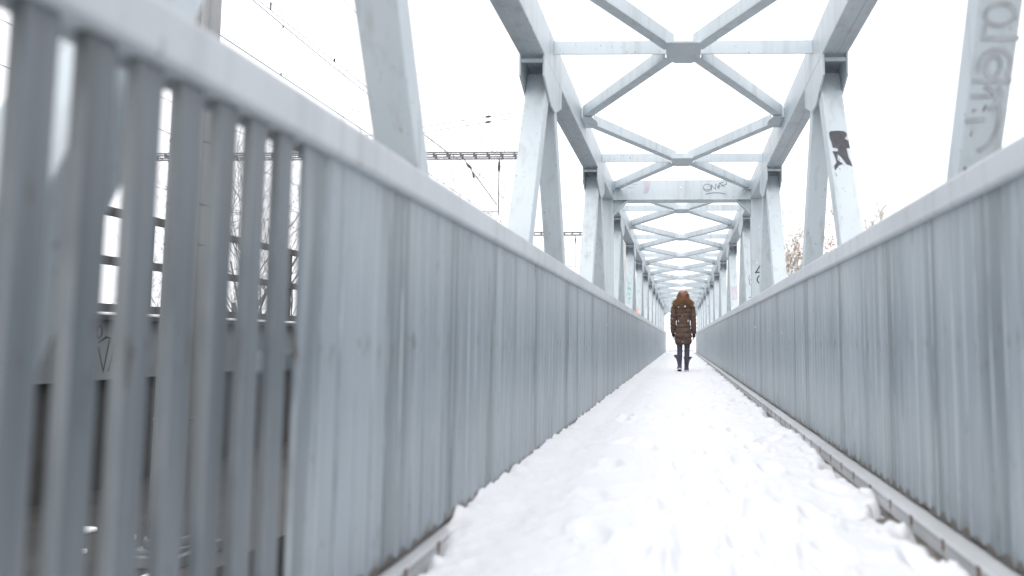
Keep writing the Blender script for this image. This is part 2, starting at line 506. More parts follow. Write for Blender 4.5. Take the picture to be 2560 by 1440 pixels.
# crossbeams with their middle gusset
ZBM0, ZBM1 = 2.785, 2.885
m = MB()
m.box(LI + 0.001, RI - 0.001, -0.012, 0.0, ZBM0, ZBM1)
m.box(LI + 0.001, RI - 0.001, 0.0005, 0.07, ZBM1 - 0.012, ZBM1 - 0.001)
beam0 = m.build('crossbeam', 'truss_paint', bridge); beam0.location = (0, NODES[0], 0)
cx = (LI + RI)/2
m = MB(); m.prism([(cx-.125, -.24), (cx+.125, -.24), (cx+.125, .06), (cx+.06, .12), (cx-.06, .12), (cx-.125, .06)], 'z', ZBM0 - 0.018, ZBM0 - 0.004)
m.build('gusset_plate', 'truss_paint', beam0)
for y in NODES[1:]:
    copy_tree(beam0, bridge, (0, y, 0))

# X bracing: angle sections from the middle of a beam to the chord half way along the bay
zb = ZBM0 + 0.030
def brace(s, xi, dirn):
    m = MB()
    p = Vector((cx + s*0.105, dirn*0.10, zb)); q = Vector((xi - s*0.055, dirn*(BAY/2 - 0.13), zb))
    d = (q-p).normalized(); sd = d.cross(Vector((0,0,1)))
    if sd.y > 0: sd = -sd                     # the standing leg is on the near side
    w = 0.085
    def slab(o, wv, tv):
        v = []
        for c in (p, q):
            for a, b in ((0,0),(1,0),(1,1),(0,1)): v.append(c + o + wv*a + tv*b)
        m.add(v, [(0,3,2,1),(4,5,6,7),(0,1,5,4),(1,2,6,5),(2,3,7,6),(3,0,4,7)])
    slab(sd*0.045 - Vector((0,0,0.030)), -sd*w, Vector((0,0,0.011)))           # lying leg
    slab(sd*0.045 - Vector((0,0,0.018)), -sd*0.011, Vector((0,0,w)))           # standing leg
    return m
bp = {}
for s, xi in SIDES:
    for dirn in (-1, 1):
        o = brace(s, xi, dirn).build('brace', 'truss_paint', bridge); o.location = (0, NODES[0], 0)
        for k, y in enumerate(NODES[1:], 1):
            copy_part(o, bridge, (0, y, 0))
    # the bracket on the chord between two bays
    m = MB()
    m.prism([(xi - s*0.001, -.16), (xi - s*.10, -.16), (xi - s*.135, -.05), (xi - s*.135, .05), (xi - s*.10, .16), (xi - s*0.001, .16)], 'z', ZBM0 - 0.018, ZBM0 - 0.004)
    m.box(xi - s*0.001, xi - s*0.012, -.16, .16, ZBM0 - 0.0035, ZBM0 + 0.07)
    b0 = m.build('bracket', 'truss_paint', top_chords[s]); b0.location = (0, NODES[0] + BAY/2, 0)
    for y in NODES[1:-1]:
        copy_part(b0, top_chords[s], (0, y + BAY/2, 0))

# portal frames
def portal(y, zlow_beam):
    m = MB()
    m.box(LI + 0.002, RI - 0.002, y, y + 0.014, zlow_beam, ZT - 0.005)
    m.box(LI + 0.002, RI - 0.002, y - 0.01, y + 0.22, zlow_beam - 0.016, zlow_beam - 0.002)
    o = m.build('portal_frame', 'truss_paint', bridge)
    for s, xi in SIDES:
        pm = MB()
        pm.box(xi + s*0.002, xi + s*(CW+0.004), y - 0.004, y + 0.012, ZLOW, ZB - 0.002)
        pm.box(xi + s*0.002, xi + s*0.014, y + 0.0125, y + 0.15, ZLOW, ZB - 0.002)
        pm.box(xi + s*(CW-0.010), xi + s*(CW+0.002), y + 0.0125, y + 0.15, ZLOW, ZB - 0.002)
        post = pm.build('post', 'truss_paint', o)
        if s == 1: right_post = post
        k = MB()
        k.prism([(xi + s*0.002, zlow_beam - 0.018), (xi - s*0.19, zlow_beam - 0.018), (xi + s*0.002, zlow_beam - 0.21)], 'y', y + 0.05, y + 0.062)
        k.bar((xi - s*0.19, y + 0.056, zlow_beam - 0.024), (xi + s*0.001, y + 0.056, zlow_beam - 0.215), 0.10, 0.012, up=(s*0.7, 0, 0.7))
        k.build('knee_plate', 'truss_paint', o)
    return o, right_post
YP = Y0 + BAY*2.5 - 0.12
port, rpost = portal(YP, ZB)
endp, _ = portal(Y_END - 0.05, 2.35)

# graffiti, each on the member it is sprayed on
def on_diag(s, dirn, k, z):
    """frame on the camera-facing side of a diagonal at height z: origin on the outer/inner middle, u = +x, v = up the member"""
    xi = LI if s < 0 else RI
    d = Vector((0, dirn*BAY/2, ZLOW - ZC)).normalized()
    n = Vector((0, -abs(d.z), d.y if dirn < 0 else -abs(d.y)))
    n = Vector((0, -abs(d.z), (abs(d.y) if dirn < 0 else -abs(d.y)))).normalized()
    t = (z - ZC)/d.z
    c = Vector((0, 0, ZC)) + d*t + n*0.056
    return Vector((xi + s*CW/2, c.y, c.z)), Vector((1, 0, 0)), -d, n
def spray(member, mat, lines, frame, w, name='graffiti', loc_sub=True):
    m = MB(); O, U, V, N = frame
    strokes(m, lines, O, U, V, N, w)
    return m.build(name, mat, member)

# k index: NODES[0] is one bay behind, so node 1 of the photo is NODES[2]
fr = on_diag(1, -1, 2, 1.92)
blk = MB()
def fill(mb_, poly, frame, h=0.0012):
    O, U, V, N = frame
    n = len(poly)
    v = [O + U*a + V*b + N*0.0006 for a, b in poly] + [O + U*a + V*b + N*h for a, b in poly]
    mb_.add(v, [tuple(range(n-1, -1, -1)), tuple(range(n, 2*n))] + [(i, (i+1) % n, (i+1) % n + n, i+n) for i in range(n)])
fill(blk, [(-.060,.150),(-.045,.165),(0,.168),(.040,.165),(.058,.150),(.060,.128),(.045,.105),(.035,.075),(-.05,.06),(-.058,.10)], fr)
fill(blk, [(.036,.10),(.064,.085),(.068,.02),(.045,.018),(.03,.04),(.034,.074)], fr, 0.0013)
fill(blk, [(-.05,.0595),(.034,.0745),(.029,.040),(-.005,.048),(-.02,.02),(-.048,.025)], fr, 0.0014)
fill(blk, [(-.006,.047),(.028,.039),(.044,.017),(.05,-.06),(.068,-.13),(.03,-.115),(.0,-.055),(-.012,.0),(-.019,.02)], fr, 0.0015)
fill(blk, [(-.052,-.005),(-.025,-.008),(-.013,-.001),(-.001,-.054),(-.02,-.03),(-.026,-.075),(.006,-.112),(-.02,-.122),(-.052,-.165),(-.054,-.125),(-.036,-.10),(-.04,-.06)], fr, 0.0016)
blk.build('graffiti', 'black_spray', diag[(1, -1, 2)])
fill_fr = on_diag(1, -1, 2, 1.71)
mm = MB(); fill(mm, [(-.055,-.02),(-.02,.04),(.03,.055),(.068,.04),(.066,-.10),(-.055,-.10)], fill_fr)

# faint grey letters on the nearest receding diagonal at the right
fr = on_diag(1, 1, 1, 1.60)
L = [arc(.0, .20, .05, .035, -170, 170), [(-.045,.165),(-.045,.125),(.07,.125)],
     arc(.005, .04, .055, .05, -30, 200), [(.0525,.015),(.06,-.01)], [(-.06,-.012),(.065,-.012)], arc(.0, .035, .025, .035, 0, 360),
     [(-.06,-.062),(.0,-.062)], arc(-.03, -.14, .075, .11, -75, 80), [(-.07,-.145),(-.01,-.140)], arc(-.03, -.06, .07, .05, -60, 30)]
spray(diag[(1, 1, 1)], 'grey_spray', L, fr, 0.016)

# green letters going down the fourth left diagonal
fr = on_diag(-1, -1, 5, 1.62)
L = [[(-.035,.255),(-.02,.17),(-.002,.22),(.012,.17),(.032,.25)],
     [(-.03,.135),(-.024,.05)], [(-.005,.13),(.0,.09),(.03,.10)], [(-.024,.09),(.045,.06)], [(.02,.10),(.025,.05)],
     [(.005,.03),(-.035,-.04),(.035,-.03)], [(.004,-.02),(.002,-.08)],
     [(.03,-.115),(.005,-.115),(-.002,-.16),(.02,-.17),(.026,-.21),(-.005,-.235),(-.03,-.22)], [(-.02,-.14),(.04,-.13)]]
spray(diag[(-1, -1, 5)], 'green_spray', L, fr, 0.012)
fr = on_diag(-1, -1, 6, 1.37)
m = MB(); fill(m, [(-.055,-.05),(-.05,.05),(-.01,.085),(.03,.07),(.045,.055),(.01,.045),(-.005,.0),(.012,-.03),(.055,-.03),(.05,-.06),(.0,-.07)], fr)
m.build('graffiti', 'orange_spray', diag[(-1, -1, 6)])
# mauve paint-out patches and black tags on the right diagonals
fr = on_diag(1, -1, 5, 1.60)
m = MB(); fill(m, [(-.05,-.16),(-.058,.06),(-.045,.15),(.055,.16),(.058,-.05),(.05,-.14)], fr)
m.build('graffiti', 'mauve_spray', diag[(1, -1, 5)])
fr = on_diag(1, -1, 4, 1.50)
L = [arc(.03, .05, .045, .06, 80, 290, 9), [(.0,.17),(-.012,.15)], [(-.01,.13),(-.02,.105)], [(.045,-.03),(.04,-.09),(.02,-.13),(.04,-.17)], [(-.03,-.205),(.05,-.195)], [(.03,-.215),(.05,-.24),(.02,-.27)]]
spray(diag[(1, -1, 4)], 'black_spray', L, fr, 0.008)
fr = on_diag(1, -1, 9, 1.82)
L = [[(.05,.24),(-.04,.16),(.02,.07)], [(.05,.05),(-.02,.02),(.02,-.03),(.05,-.02)], [(-.03,-.08),(.04,-.06),(-.02,-.12),(.05,-.11)], [(.03,-.14),(-.03,-.16),(.04,-.19),(.03,-.16)], [(-.04,-.24),(.05,-.24)]]
spray(diag[(1, -1, 9)], 'black_spray', L, fr, 0.014)
# A and C on the portal post, spilling to its outer edge
fr = (Vector((RI + 0.098, YP - 0.004, 1.585)), Vector((1,0,0)), Vector((0,0,1)), Vector((0,-1,0)))
L = [[(-.045,.02),(.012,.115),(.05,.115),(.058,.03),(-.04,.03)], arc(.03, -.07, .055, .055, 60, 300, 12)]
spray(rpost, 'black_spray', L, fr, 0.016)
# the scrawled tag and smears on the portal beam
fr = (Vector((0, YP, 0)), Vector((1,0,0)), Vector((0,0,1)), Vector((0,-1,0)))
def T(pts): return [(0.315 + u*0.42, 2.70 + v*0.21) for u, v in pts]
L = [T(arc(.16, .46, .13, .24, 0, 360, 16)), T(arc(.16, .42, .10, .10, 180, 330, 6)), T([(.30,.28),(.31,.66)]), T([(.30,.64),(.44,.34)]), T([(.44,.34),(.43,.72)]),
     T([(.48,.7),(.50,.42)]), T([(.52,.44),(.57,.76),(.70,.80)]), T([(.55,.36),(.56,.70)]), T([(.54,.55),(.60,.56)]), T([(.60,.72),(.74,.50)]), T([(.64,.60),(.80,.68)]), T([(.78,.92),(.80,.72)]),
     T(arc(.45, -.10, .38, .22, 35, 150, 12))]
spray(port, 'black_spray', L, fr, 0.006)
m = MB()
fill(m, [(-.50,2.72),(-.44,2.72),(-.41,2.80),(-.41,2.88),(-.44,2.895),(-.50,2.89),(-.49,2.80)], fr)
m.build('graffiti', 'mauve_spray', port)
m = MB(); strokes(m, [[(-.72,2.80),(-.62,2.81)], [(-.66,2.84),(-.58,2.845)], [(-.80,2.82),(-.78,2.80),(-.76,2.82)], [(-.66,2.75),(-.655,2.71)]], *fr, 0.008)
m.build('graffiti', 'grey_spray', port)

# ------------------------------------------------------------------ railings
PITCH = 0.088
Z_S0, Z_S1 = 0.077, 1.13
OPEN_END = 1.36
def railing(s, xs, xr, xk, label):
    """xs slat face, xr handrail inner face, xk kerb inner face"""
    r = empty('railing', (xs, 0, 0), label, 'railing', 'railings along the footbridge')
    def P(mb_, name, mat, bev=0):
        o = mb_.build(name, mat, r, bev); o.location = (-xs, 0, 0); return o
    m = MB(); m.box(xr, xr + s*0.10, Y_START, Y_END - 1.2, 1.100, 1.192)
    P(m, 'handrail', 'rail_paint', 0.012)
    m = MB()
    m.box(xk, xs + s*0.020, Y_START, Y_END - 1.2, 0.001, 0.064)
    P(m, 'kerb_rail', 'kerb_paint', 0.006)
    # slat panels, one per bay
    def slat(mb_, y, w, dep, jit):
        c = 0.0045
        x0 = xs + jit
        prof = [(x0 + s*dep, y), (x0 + s*c, y), (x0 + s*c*0.29, y + c*0.29), (x0, y + c), (x0, y + w - c), (x0 + s*c*0.29, y + w - c*0.29), (x0 + s*c, y + w), (x0 + s*dep, y + w)]
        n = len(prof)
        zt = Z_S1; zb_ = Z_S0 + random.uniform(-.005, .005)
        v = [(px, py, zb_) for px, py in prof] + [(px, py, zt) for px, py in prof]
        f = [(i, i+n, i+n+1, i+1) for i in range(n-1)] + [(n-1, 2*n-1, n, 0)]
        f += [tuple(range(n)), tuple(range(2*n-1, n-1, -1))]
        mb_.add(v, f)
    edges = [Y_START] + [OPEN_END] + [y + BAY/2 for y in NODES if y + BAY/2 > OPEN_END + 0.5 and y + BAY/2 < Y_END - 1.5] + [Y_END - 1.25]
    k0 = 0
    for i, (a, b) in enumerate(zip(edges[:-1], edges[1:])):
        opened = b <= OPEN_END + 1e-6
        m = MB()
        # slat right edges line up with those measured in the photo
        ph = 1.4105
        n0, n1 = math.ceil((a - ph)/PITCH), math.ceil((b - ph)/PITCH)
        for q in range(n0, n1):
            y = ph + q*PITCH
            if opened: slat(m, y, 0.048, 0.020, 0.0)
            else: slat(m, y, 0.0805, 0.008, random.uniform(-.0012, .0012))
        if not opened:
            m.box(xs + s*0.0085, xs + s*0.011, ph + n0*PITCH, ph + n1*PITCH - 0.004, Z_S0 + 0.03, Z_S1)
        P(m, 'slat_panel', 'bar_paint_vignette' if opened else 'slat_paint')
    m = MB(); m.box(xs + s*0.024, xs + s*0.029, Y_START, Y_END - 1.2, 0.0015, 0.16)
    P(m, 'foot_plate', 'wet_deck')
    p0 = None
    for y in np.arange(Y_START + 0.3, Y_END - 1.3, BAY/2):
        if p0 is None:
            m = MB(); m.box(xs + s*0.03, xs + s*0.075, 0, 0.05, 0.0, 1.099)
            p0 = P(m, 'post', 'rail_paint'); p0.location = (-xs, y, 0)
        else: copy_part(p0, r, (-xs, y, 0))
    m = MB(); m.box(xs + s*0.0755, xs + s*0.10, OPEN_END + 0.05, Y_END - 1.3, 0.62, 0.66)
    P(m, 'mid_rail', 'rail_paint')
    return r
railing(-1, -0.79, -0.765, -0.755, 'grey slatted steel railing beside the railway bridge, with open gaps between its nearest slats')
railing(1, 0.88, 0.855, 0.815, 'grey slatted steel railing with a rust-spotted kerb, on the side of the bare bushes')

# ------------------------------------------------------------------ snow on the path
def snow_path():
    ys = [-2.0]
    while ys[-1] < Y_END - 0.1:
        y = ys[-1]
        ys.append(y + (0.05 if y < 1.2 else max(0.011, 0.0056*y)))
    ys = np.array(ys)
    xs = np.linspace(-0.788, 0.835, 150)
    X, Y = np.meshgrid(xs, ys)
    # ragged edges, distance from them in metres
    le = -0.79 + 0.012*vnoise(Y*9, Y*0+3) - 0.06*np.clip((Y - 2.25)/0.12, 0, 1) + np.clip((2.30 - Y + 0.25*(fbm(Y*9, Y*0+6, 3)-.5))/0.30, 0, 1)*(0.040 + 0.05*fbm(Y*9+2, Y*0+8, 3))
    melt = np.clip((fbm(Y*2.1+40, Y*0+20, 3) - 0.45)*3.5, 0, 1)
    re = 0.822 - 0.055*fbm(Y*12+9, Y*0+1, 4, 0.7) - 0.12*melt*fbm(Y*13, Y*0+30, 3) - np.where(Y > 5.0, 0.06*fbm(Y*4, Y*0+4, 3), 0)
    re = re - 0.055*np.exp(-((Y-2.22)/0.09)**2) - 0.045*np.exp(-((Y-2.50)/0.06)**2) - 0.05*np.exp(-((Y-2.02)/0.06)**2)
    wob = 0.034*(fbm(X*30, Y*26, 4, 0.65)-0.5)
    dl, dr = X - le + wob, re - X + wob*1.4
    d = np.minimum(dl*1.6, dr)
    h0 = 0.052 + 0.058*np.clip((0.22 - dl)/0.22, 0, 1)*np.clip((Y - 2.15)/0.35, 0, 1)*(0.25 + 1.15*fbm(Y*11+4, X*9, 4, 0.65)) + 0.016*np.clip((0.2 - dr)/0.2, 0, 1)*fbm(X*8+3, Y*8, 2)
    e = np.clip(d/0.038, 0, 1); e = np.sqrt(np.clip(1-(1-e)**2, 0, 1))
    Z = h0*e
    Z += e*(0.020*(fbm(X*5, Y*4, 3)-0.5) + 0.016*(fbm(X*17+4, Y*12+9, 4, 0.6)-0.5) + 0.008*(fbm(X*48, Y*40+9, 3, 0.6)-0.5))
    lump = np.clip(fbm(X*24+70, Y*20+11, 2) - 0.52, 0, 1)*0.055
    Z += lump*e*(0.25 + np.clip((0.20 - d)/0.20, 0, 1))
    # footprints, mostly trodden along the middle
    r2 = np.random.RandomState(5)
    prints = []
    for i in range(150):
        fy = 1.9 + 20*(r2.rand()**1.7)
        prints.append((r2.normal(0.10, 0.26), fy, r2.normal(0, 0.3), r2.uniform(0.014, 0.034)))
    prints += [(0.02, 2.07, 0.1, 0.022), (0.03, 2.30, -.1, 0.028), (0.42, 2.45, .5, 0.03), (-.30, 2.30, .3, .022), (.20, 2.15, .1, .022), (0.16, 2.68, 0.2, .026), (0.13, 4.15, .1, .03), (.02, 4.0, 0, .03), (0.07, 3.5, .1, .024), (-.36, 3.55, .2, .024)]
    for (fx, fy, an, dep) in prints:
        j0, j1 = np.searchsorted(ys, [fy-0.3, fy+0.3])
        xx, yy = X[j0:j1]-fx, Y[j0:j1]-fy
        u = xx*math.cos(an)+yy*math.sin(an); v = -xx*math.sin(an)+yy*math.cos(an)
        q = (u/0.052)**2 + (v/0.13)**2
        Z[j0:j1] -= dep*np.exp(-q**2.2) - 0.35*dep*np.exp(-((np.sqrt(q)-1.35)/0.25)**2)
    # one thawed hollow by the kerb
    q = ((X-0.60)/0.10)**2 + ((Y-2.62)/0.13)**2
    Z -= 0.040*np.exp(-q)*(0.5+0.9*fbm(X*20, Y*20, 3))
    Z = np.where(d <= 0, 0, np.maximum(Z, 0.012*np.clip((d - 0.05)/0.05, 0, 1)))
    keep = Z > 0.002
    nx = len(xs)
    Zv = np.where(keep, Z, 0.0006)
    idx = -np.ones(X.size, int); f = []
    kf = keep.ravel()
    cell = keep[:-1, :-1] | keep[1:, :-1] | keep[:-1, 1:] | keep[1:, 1:]
    jj, ii = np.nonzero(cell)
    a = jj*nx+ii
    faces = np.stack([a, a+1, a+nx+1, a+nx], 1)
    used = np.unique(faces); idx[used] = np.arange(len(used))
    V = np.stack([X.ravel(), Y.ravel(), Zv.ravel()], 1)[used]
    mb_ = MB(); mb_.add(V.tolist(), idx[faces].tolist(), True)
    o = mb_.build('snow_path', 'snow', fix=False)
    tag(o, kind='structure')
snow_path()

m = MB(); m.prism([(-3.5, 43.0), (0.9, 44.4), (0.9, 44.7), (-3.5, 43.3)], 'z', -0.01, 0.11)
tag(m.build('kerb', 'concrete'), kind='structure')

# ------------------------------------------------------------------ railway bridge beside the footbridge
GX = -5.5
rb = empty('railway_bridge', (GX - 2, 20, -1), 'dark railway bridge with a snow-lined ledge and bar railing, seen through the slats', 'bridge')
def RP(mb_, name, mat, par=None, bev=0):
    o = mb_.build(name, mat, par or rb, bev)
    if par is None: o.location = (-(GX - 2), -20, 1)
    return o
m = MB(); m.box(GX, GX - 0.2, -8, 75, 0.335, 0.90)
for yy in np.arange(-7, 75, 2.6): m.box(GX + 0.035, GX + 0.0005, yy, yy + 0.05, 0.34, 0.895)
gird = RP(m, 'girder', 'grey_steel')
m = MB(); m.box(GX - 0.12, GX - 4.5, -8, 75, -3.2, 0.33)
RP(m, 'lower_girder', 'dark_steel')
m = MB(); m.box(GX + 0.14, GX - 4.6, -8, 75, 0.902, 0.945)
RP(m, 'ledge', 'dark_steel')
m = MB(); m.box(GX + 0.13, GX - 0.10, -8, 75, 0.946, 0.975)
RP(m, 'ledge_snow', 'snow', None, 0.01)
m = MB(); m.box(GX + 2.6, GX - 0.11, -8, 75, -0.80, -0.72)
RP(m, 'service_walkway', 'dark_steel')
for (x, y, a, b) in ((-4.5, 5.15, .14, .10), (-3.98, 4.95, .08, .09), (-4.1, 4.65, .13, .03), (-3.12, 4.12, .07, .08)):
    pts = [(x + a*math.cos(t)*(1+0.2*math.sin(3*t)), y + b*math.sin(t)*(1+.2*math.cos(2*t))) for t in np.linspace(0, 2*math.pi, 15)[:-1]]
    m = MB(); m.prism(pts, 'z', -0.719, -0.685)
    RP(m, 'snow_patch', 'snow', None, 0.012)
for z, hh in ((1.955, .045), (1.48, .045), (1.02, .05)):
    m = MB(); m.box(GX + 0.04, GX - 0.01, -8, 75, z - hh, z + hh - 0.01)
    RP(m, 'rail', 'dark_steel')
first = None
for yy in np.arange(7.04 - 1.27*10, 60, 1.27*2):
    if first is None:
        m = MB(); m.box(GX - 0.0105, GX - 0.07, -0.03, 0.03, 0.976, 1.99)
        first = RP(m, 'railing_post', 'dark_steel'); first.location = (-(GX-2), yy - 20, 1)
    else: copy_part(first, rb, (-(GX-2), yy - 20, 1))
m = MB()
fr = (Vector((GX, 6.55, 0.62)), Vector((0, 1, 0)), Vector((0, 0, 1)), Vector((1, 0, 0)))
strokes(m, [arc(-.10, .17, .03, .06, 0, 360, 10), [(-.10,.07),(-.02,.12),(.03,.11)], [(-.10,.02),(-.03,-.2),(.02,.09)], [(.03,-.2),(.08,.05),(.11,-.2)], [(.05,-.1),(.10,-.1)]], *fr, 0.02)
m.build('graffiti', 'dark_steel', gird)

# ------------------------------------------------------------------ overhead line equipment
mast = empty('catenary_mast', (-3.32, 4.55, -0.72), 'tall tapered concrete mast standing behind the slats next to the railway bridge', 'mast')
m = MB(); m.tube([(0, 0, 0.16), (0, 0, 9.5)], [0.135, 0.105], 20)
m.build('shaft', 'concrete', mast)
for k, z in enumerate((0.9, 2.05, 2.32, 2.75, 3.4)):
    mm = MB(); mm.tube([(0, 0, z), (0, 0, z + 0.014)], 0.1385 - 0.0032*z, 20); mm.build('band', 'grey_steel', mast)
m = MB(); m.tube([(0.115, -0.10, 0.3), (0.09, -0.085, 9.2)], 0.022, 8); m.build('cable_duct', 'concrete', mast)
m = MB(); m.box(-.2, .2, -.2, .2, 0.001, 0.07); m.box(-.15, .15, -.15, .15, 0.071, 0.10); m.tube([(0,0,.1005),(0,0,.159)], .15, 16)
m.build('base', 'grey_steel', mast, 0.005)

def catenary_portal(y, x0, x1, zc_, label, tracks):
    e = empty('catenary_portal', (x0, y, -6), label, 'catenary portal', 'catenary portals over the railway')
    def P(mb_, name, mat, par=None):
        o = mb_.build(name, mat, par or e)
        if par is None: o.location = (-x0, -y, 6)
        return o
    m = MB()
    for dz in (-.075, .075):
        for dy in (-.12, .12):
            m.box(x0, x1, y + dy - .018, y + dy + .018, zc_ + dz - .02, zc_ + dz + .02)
    for x in np.arange(x1 - .2, x0, -.43):
        m.box(x - .02, x + .02, y - .100, y + .100, zc_ - .0545, zc_ + .0545)
        for dy in (-.12, .12): m.box(x - .022, x + .022, y + dy - .015, y + dy + .015, zc_ - .0545, zc_ + .0545)
    P(m, 'beam', 'portal_steel')
    for x in (x0 - 0.16, x1 + 0.16):
        mm = MB(); mm.tube([(x, y, -6), (x, y, zc_ + .3)], [.16, .12], 12)
        P(mm, 'mast', 'concrete')
    for xt in tracks:                       # drop tube, stay, registration arm and insulators above one track
        ztop = zc_ - .098
        a = MB(); a.tube([(xt + .75, y, ztop), (xt + .75, y, 4.72)], .02, 6)
        arm = P(a, 'drop_tube', 'wire')
        b = MB(); b.tube([(xt - .38, y, ztop), (xt - .30, y, ztop - .15), (xt + .70, y, 5.05)], .016, 6)
        P(b, 'stay_tube', 'wire'); b = MB(); b.tube([(xt - .75, y, 4.83), (xt + .75, y, 4.835)], .013, 6)
        P(b, 'support_arm', 'wire'); b = MB(); b.tube([(xt - .25, y, 4.58), (xt - .2, y, 4.66), (xt + .55, y, 4.80)], .010, 5)
        P(b, 'registration_arm', 'wire'); b = MB(); b.tube([(xt - .78, y, ztop), (xt - .70, y, ztop - .75)], .010, 5)
        P(b, 'hanger', 'wire')
        c = MB(); c.tube([(xt - .29, y, ztop - .16), (xt - .22, y, ztop - .24), (xt - .14, y, ztop - .32)], [.03, .055, .03], 8)
        P(c, 'insulator', 'insulator')
        c = MB(); c.tube([(xt + .75, y, ztop - .12), (xt + .75, y, ztop - .25), (xt + .75, y, ztop - .42)], [.03, .05, .03], 8)
        P(c, 'insulator', 'insulator')
        c = MB(); c.tube([(xt - .1, y, ztop - .45), (xt - .05, y, ztop - .62)], [.02, .04], 6)
        P(c, 'clamp', 'insulator')
    return e
catenary_portal(21.5, -18.5, -5.09, 6.66, 'nearer ladder-like catenary portal crossing the railway, with hanging insulators', (-6.55, -10.6, -14.6))
catenary_portal(37.5, -18.5, -3.2, 6.66, 'distant small catenary portal, low behind the truss diagonals', (-6.55, -10.6))

def overhead_line(x, zc_, zm, r, label, dr):
    e = empty('overhead_line', (x, 30, zc_), label, 'overhead wire', 'overhead wires along the railway')
    def P(mb_, name, mat):
        o = mb_.build(name, mat, e); o.location = (-x, -30, -zc_); return o
    m = MB(); m.tube([(x, -4, zc_), (x, 75, zc_)], r, 5); P(m, 'contact_wire', 'wire')
    ys = np.linspace(-4, 75, 60)
    sag = lambda y: zm - 0.30*math.sin(math.pi*(((y - 4.5) % 17)/17))
    m = MB(); m.tube([(x, y, sag(y)) for y in ys], r*0.85, 5); P(m, 'messenger_wire', 'wire')
    for y in dr:
        m = MB(); m.tube([(x, y, zc_), (x, y, sag(y))], .0035, 4)
        m.box(x - .008, x + .008, y - .008, y + .008, zc_ + .0, zc_ + .045); m.box(x - .008, x + .008, y - .008, y + .008, sag(y) - .045, sag(y) + .006)
        P(m, 'dropper', 'wire')
DR = [3.5, 7.2, 10.8, 14.6, 18.5, 24.5, 29, 34]
overhead_line(-6.5, 5.03, 6.15, .0085, 'dark overhead wire pair just above the nearest stretch of handrail', DR)
overhead_line(-5.35, 5.03, 5.33, .0045, 'thin paired overhead wires running beside the darkest contact wire', [8.6, 10.25, 13])
overhead_line(-10.6, 5.03, 6.0, .008, 'overhead wire pair of the middle track, seen in the gaps between slats', [y + 1.3 for y in DR])
overhead_line(-14.6, 5.03, 6.0, .008, 'overhead wire pair of the farthest track, seen through the slats', [y + .6 for y in DR])
m = MB(); m.tube([(-6.2, 2, 7.0), (-6.2, 75, 7.0)], .0065, 5)
tag(m.build('feeder_wire', 'wire'), 'single thin feeder wire slanting down to the nearer catenary portal', 'wire')
for k, dz in enumerate((0, .13)):
    m = MB(); m.tube([(-7.4, 14, 4.75 + dz), (-3.0, 16.5, 6.4 + dz)], .007, 5)
    o = m.build('anchor_wire', 'wire')
    tag(o, ('lower' if k == 0 else 'upper') + ' of two sloping anchor wires with small insulators between mast and truss', 'wire', 'sloping anchor wires')
    for t in (.28, .66):
        p, q = Vector((-7.4, 14, 4.75 + dz)), Vector((-3.0, 16.5, 6.4 + dz))
        a, b = p.lerp(q, t - .012), p.lerp(q, t + .012)
        mm = MB(); mm.tube([a, a.lerp(b, .5), b], [.018, .03, .018], 6); mm.build('insulator', 'insulator', o)

# ------------------------------------------------------------------ bare trees
def tree(name, loc, height, spread, seed, label, mat='bark', levels=5, leaves=0, group='bare trees beyond the bridge', lean=0.0, low=0.25, thick=0.012, twig=0.005):
    rnd = random.Random(seed)
    e = empty(name, loc, label, 'tree' if 'tree' in name else 'bush', group)
    trunk, crown = MB(), MB()
    tips = []
    def grow(p, d, length, rad, lev, mbx):
        n = 4
        pts, rr = [p], [rad]
        dd = d.copy()
        for i in range(n):
            dd = (dd + Vector((rnd.uniform(-.22, .22), rnd.uniform(-.22, .22), rnd.uniform(-.05, .14)))).normalized()
            pts.append(pts[-1] + dd*(length/n)); rr.append(rad*(1 - 0.5*(i+1)/n))
        mbx.tube(pts, rr, 6 if lev < 2 else 3, True, False)
        if lev >= levels:
            tips.append(pts[-1]); return
        kids = rnd.randint(3, 4) if lev > 0 else rnd.randint(6, 8)
        for k in range(kids):
            t = rnd.uniform(low if lev == 0 else .25, 1.0)
            i = min(int(t*n), n-1); q = pts[i].lerp(pts[i+1], t*n - i)
            ang = rnd.uniform(0, 2*math.pi); tilt = rnd.uniform(.45, 1.0)
            ax = dd.orthogonal().normalized(); bx = dd.cross(ax)
            nd = (dd*math.cos(tilt) + (ax*math.cos(ang) + bx*math.sin(ang))*math.sin(tilt)*spread + Vector((0, 0, .18))).normalized()
            grow(q, nd, length*rnd.uniform(.5, .72), max(rr[i]*.55, twig), lev+1, crown)
    grow(Vector((0, 0, 0)), Vector((lean, 0, 1)).normalized(), height*.62, height*thick, 0, trunk)
    trunk.build('trunk', mat, e, fix=False)
    crown.build('crown', mat, e, fix=False)
    if leaves:
        lm = MB()
        for i in range(leaves):
            p = rnd.choice(tips) + Vector((rnd.gauss(0, .12), rnd.gauss(0, .12), rnd.gauss(0, .12)))
            a = Vector((rnd.gauss(0, 1), rnd.gauss(0, 1), rnd.gauss(0, 1))).normalized()*.055
            b = a.orthogonal().normalized()*.035
            lm.add([p - a, p + b, p + a, p - b], [(0, 1, 2, 3)])
        lm.build('leaves', 'dry_leaf', e, fix=False)
    return e
tree('bare_tree', (-16.0, 26, -6), 13.4, 1.0, 21, 'tall bare tree with fine twigs, seen through the gaps between the slats', levels=5)
tree('bare_tree', (-14.6, 25, -6), 14.2, 0.9, 22, 'bare tree with a forked upright crown, just before the slats close up', levels=5)
tree('bare_tree', (-27.5, 33, -6), 9.0, 1.0, 23, 'low bare tree far behind the railway bridge railing', levels=4)
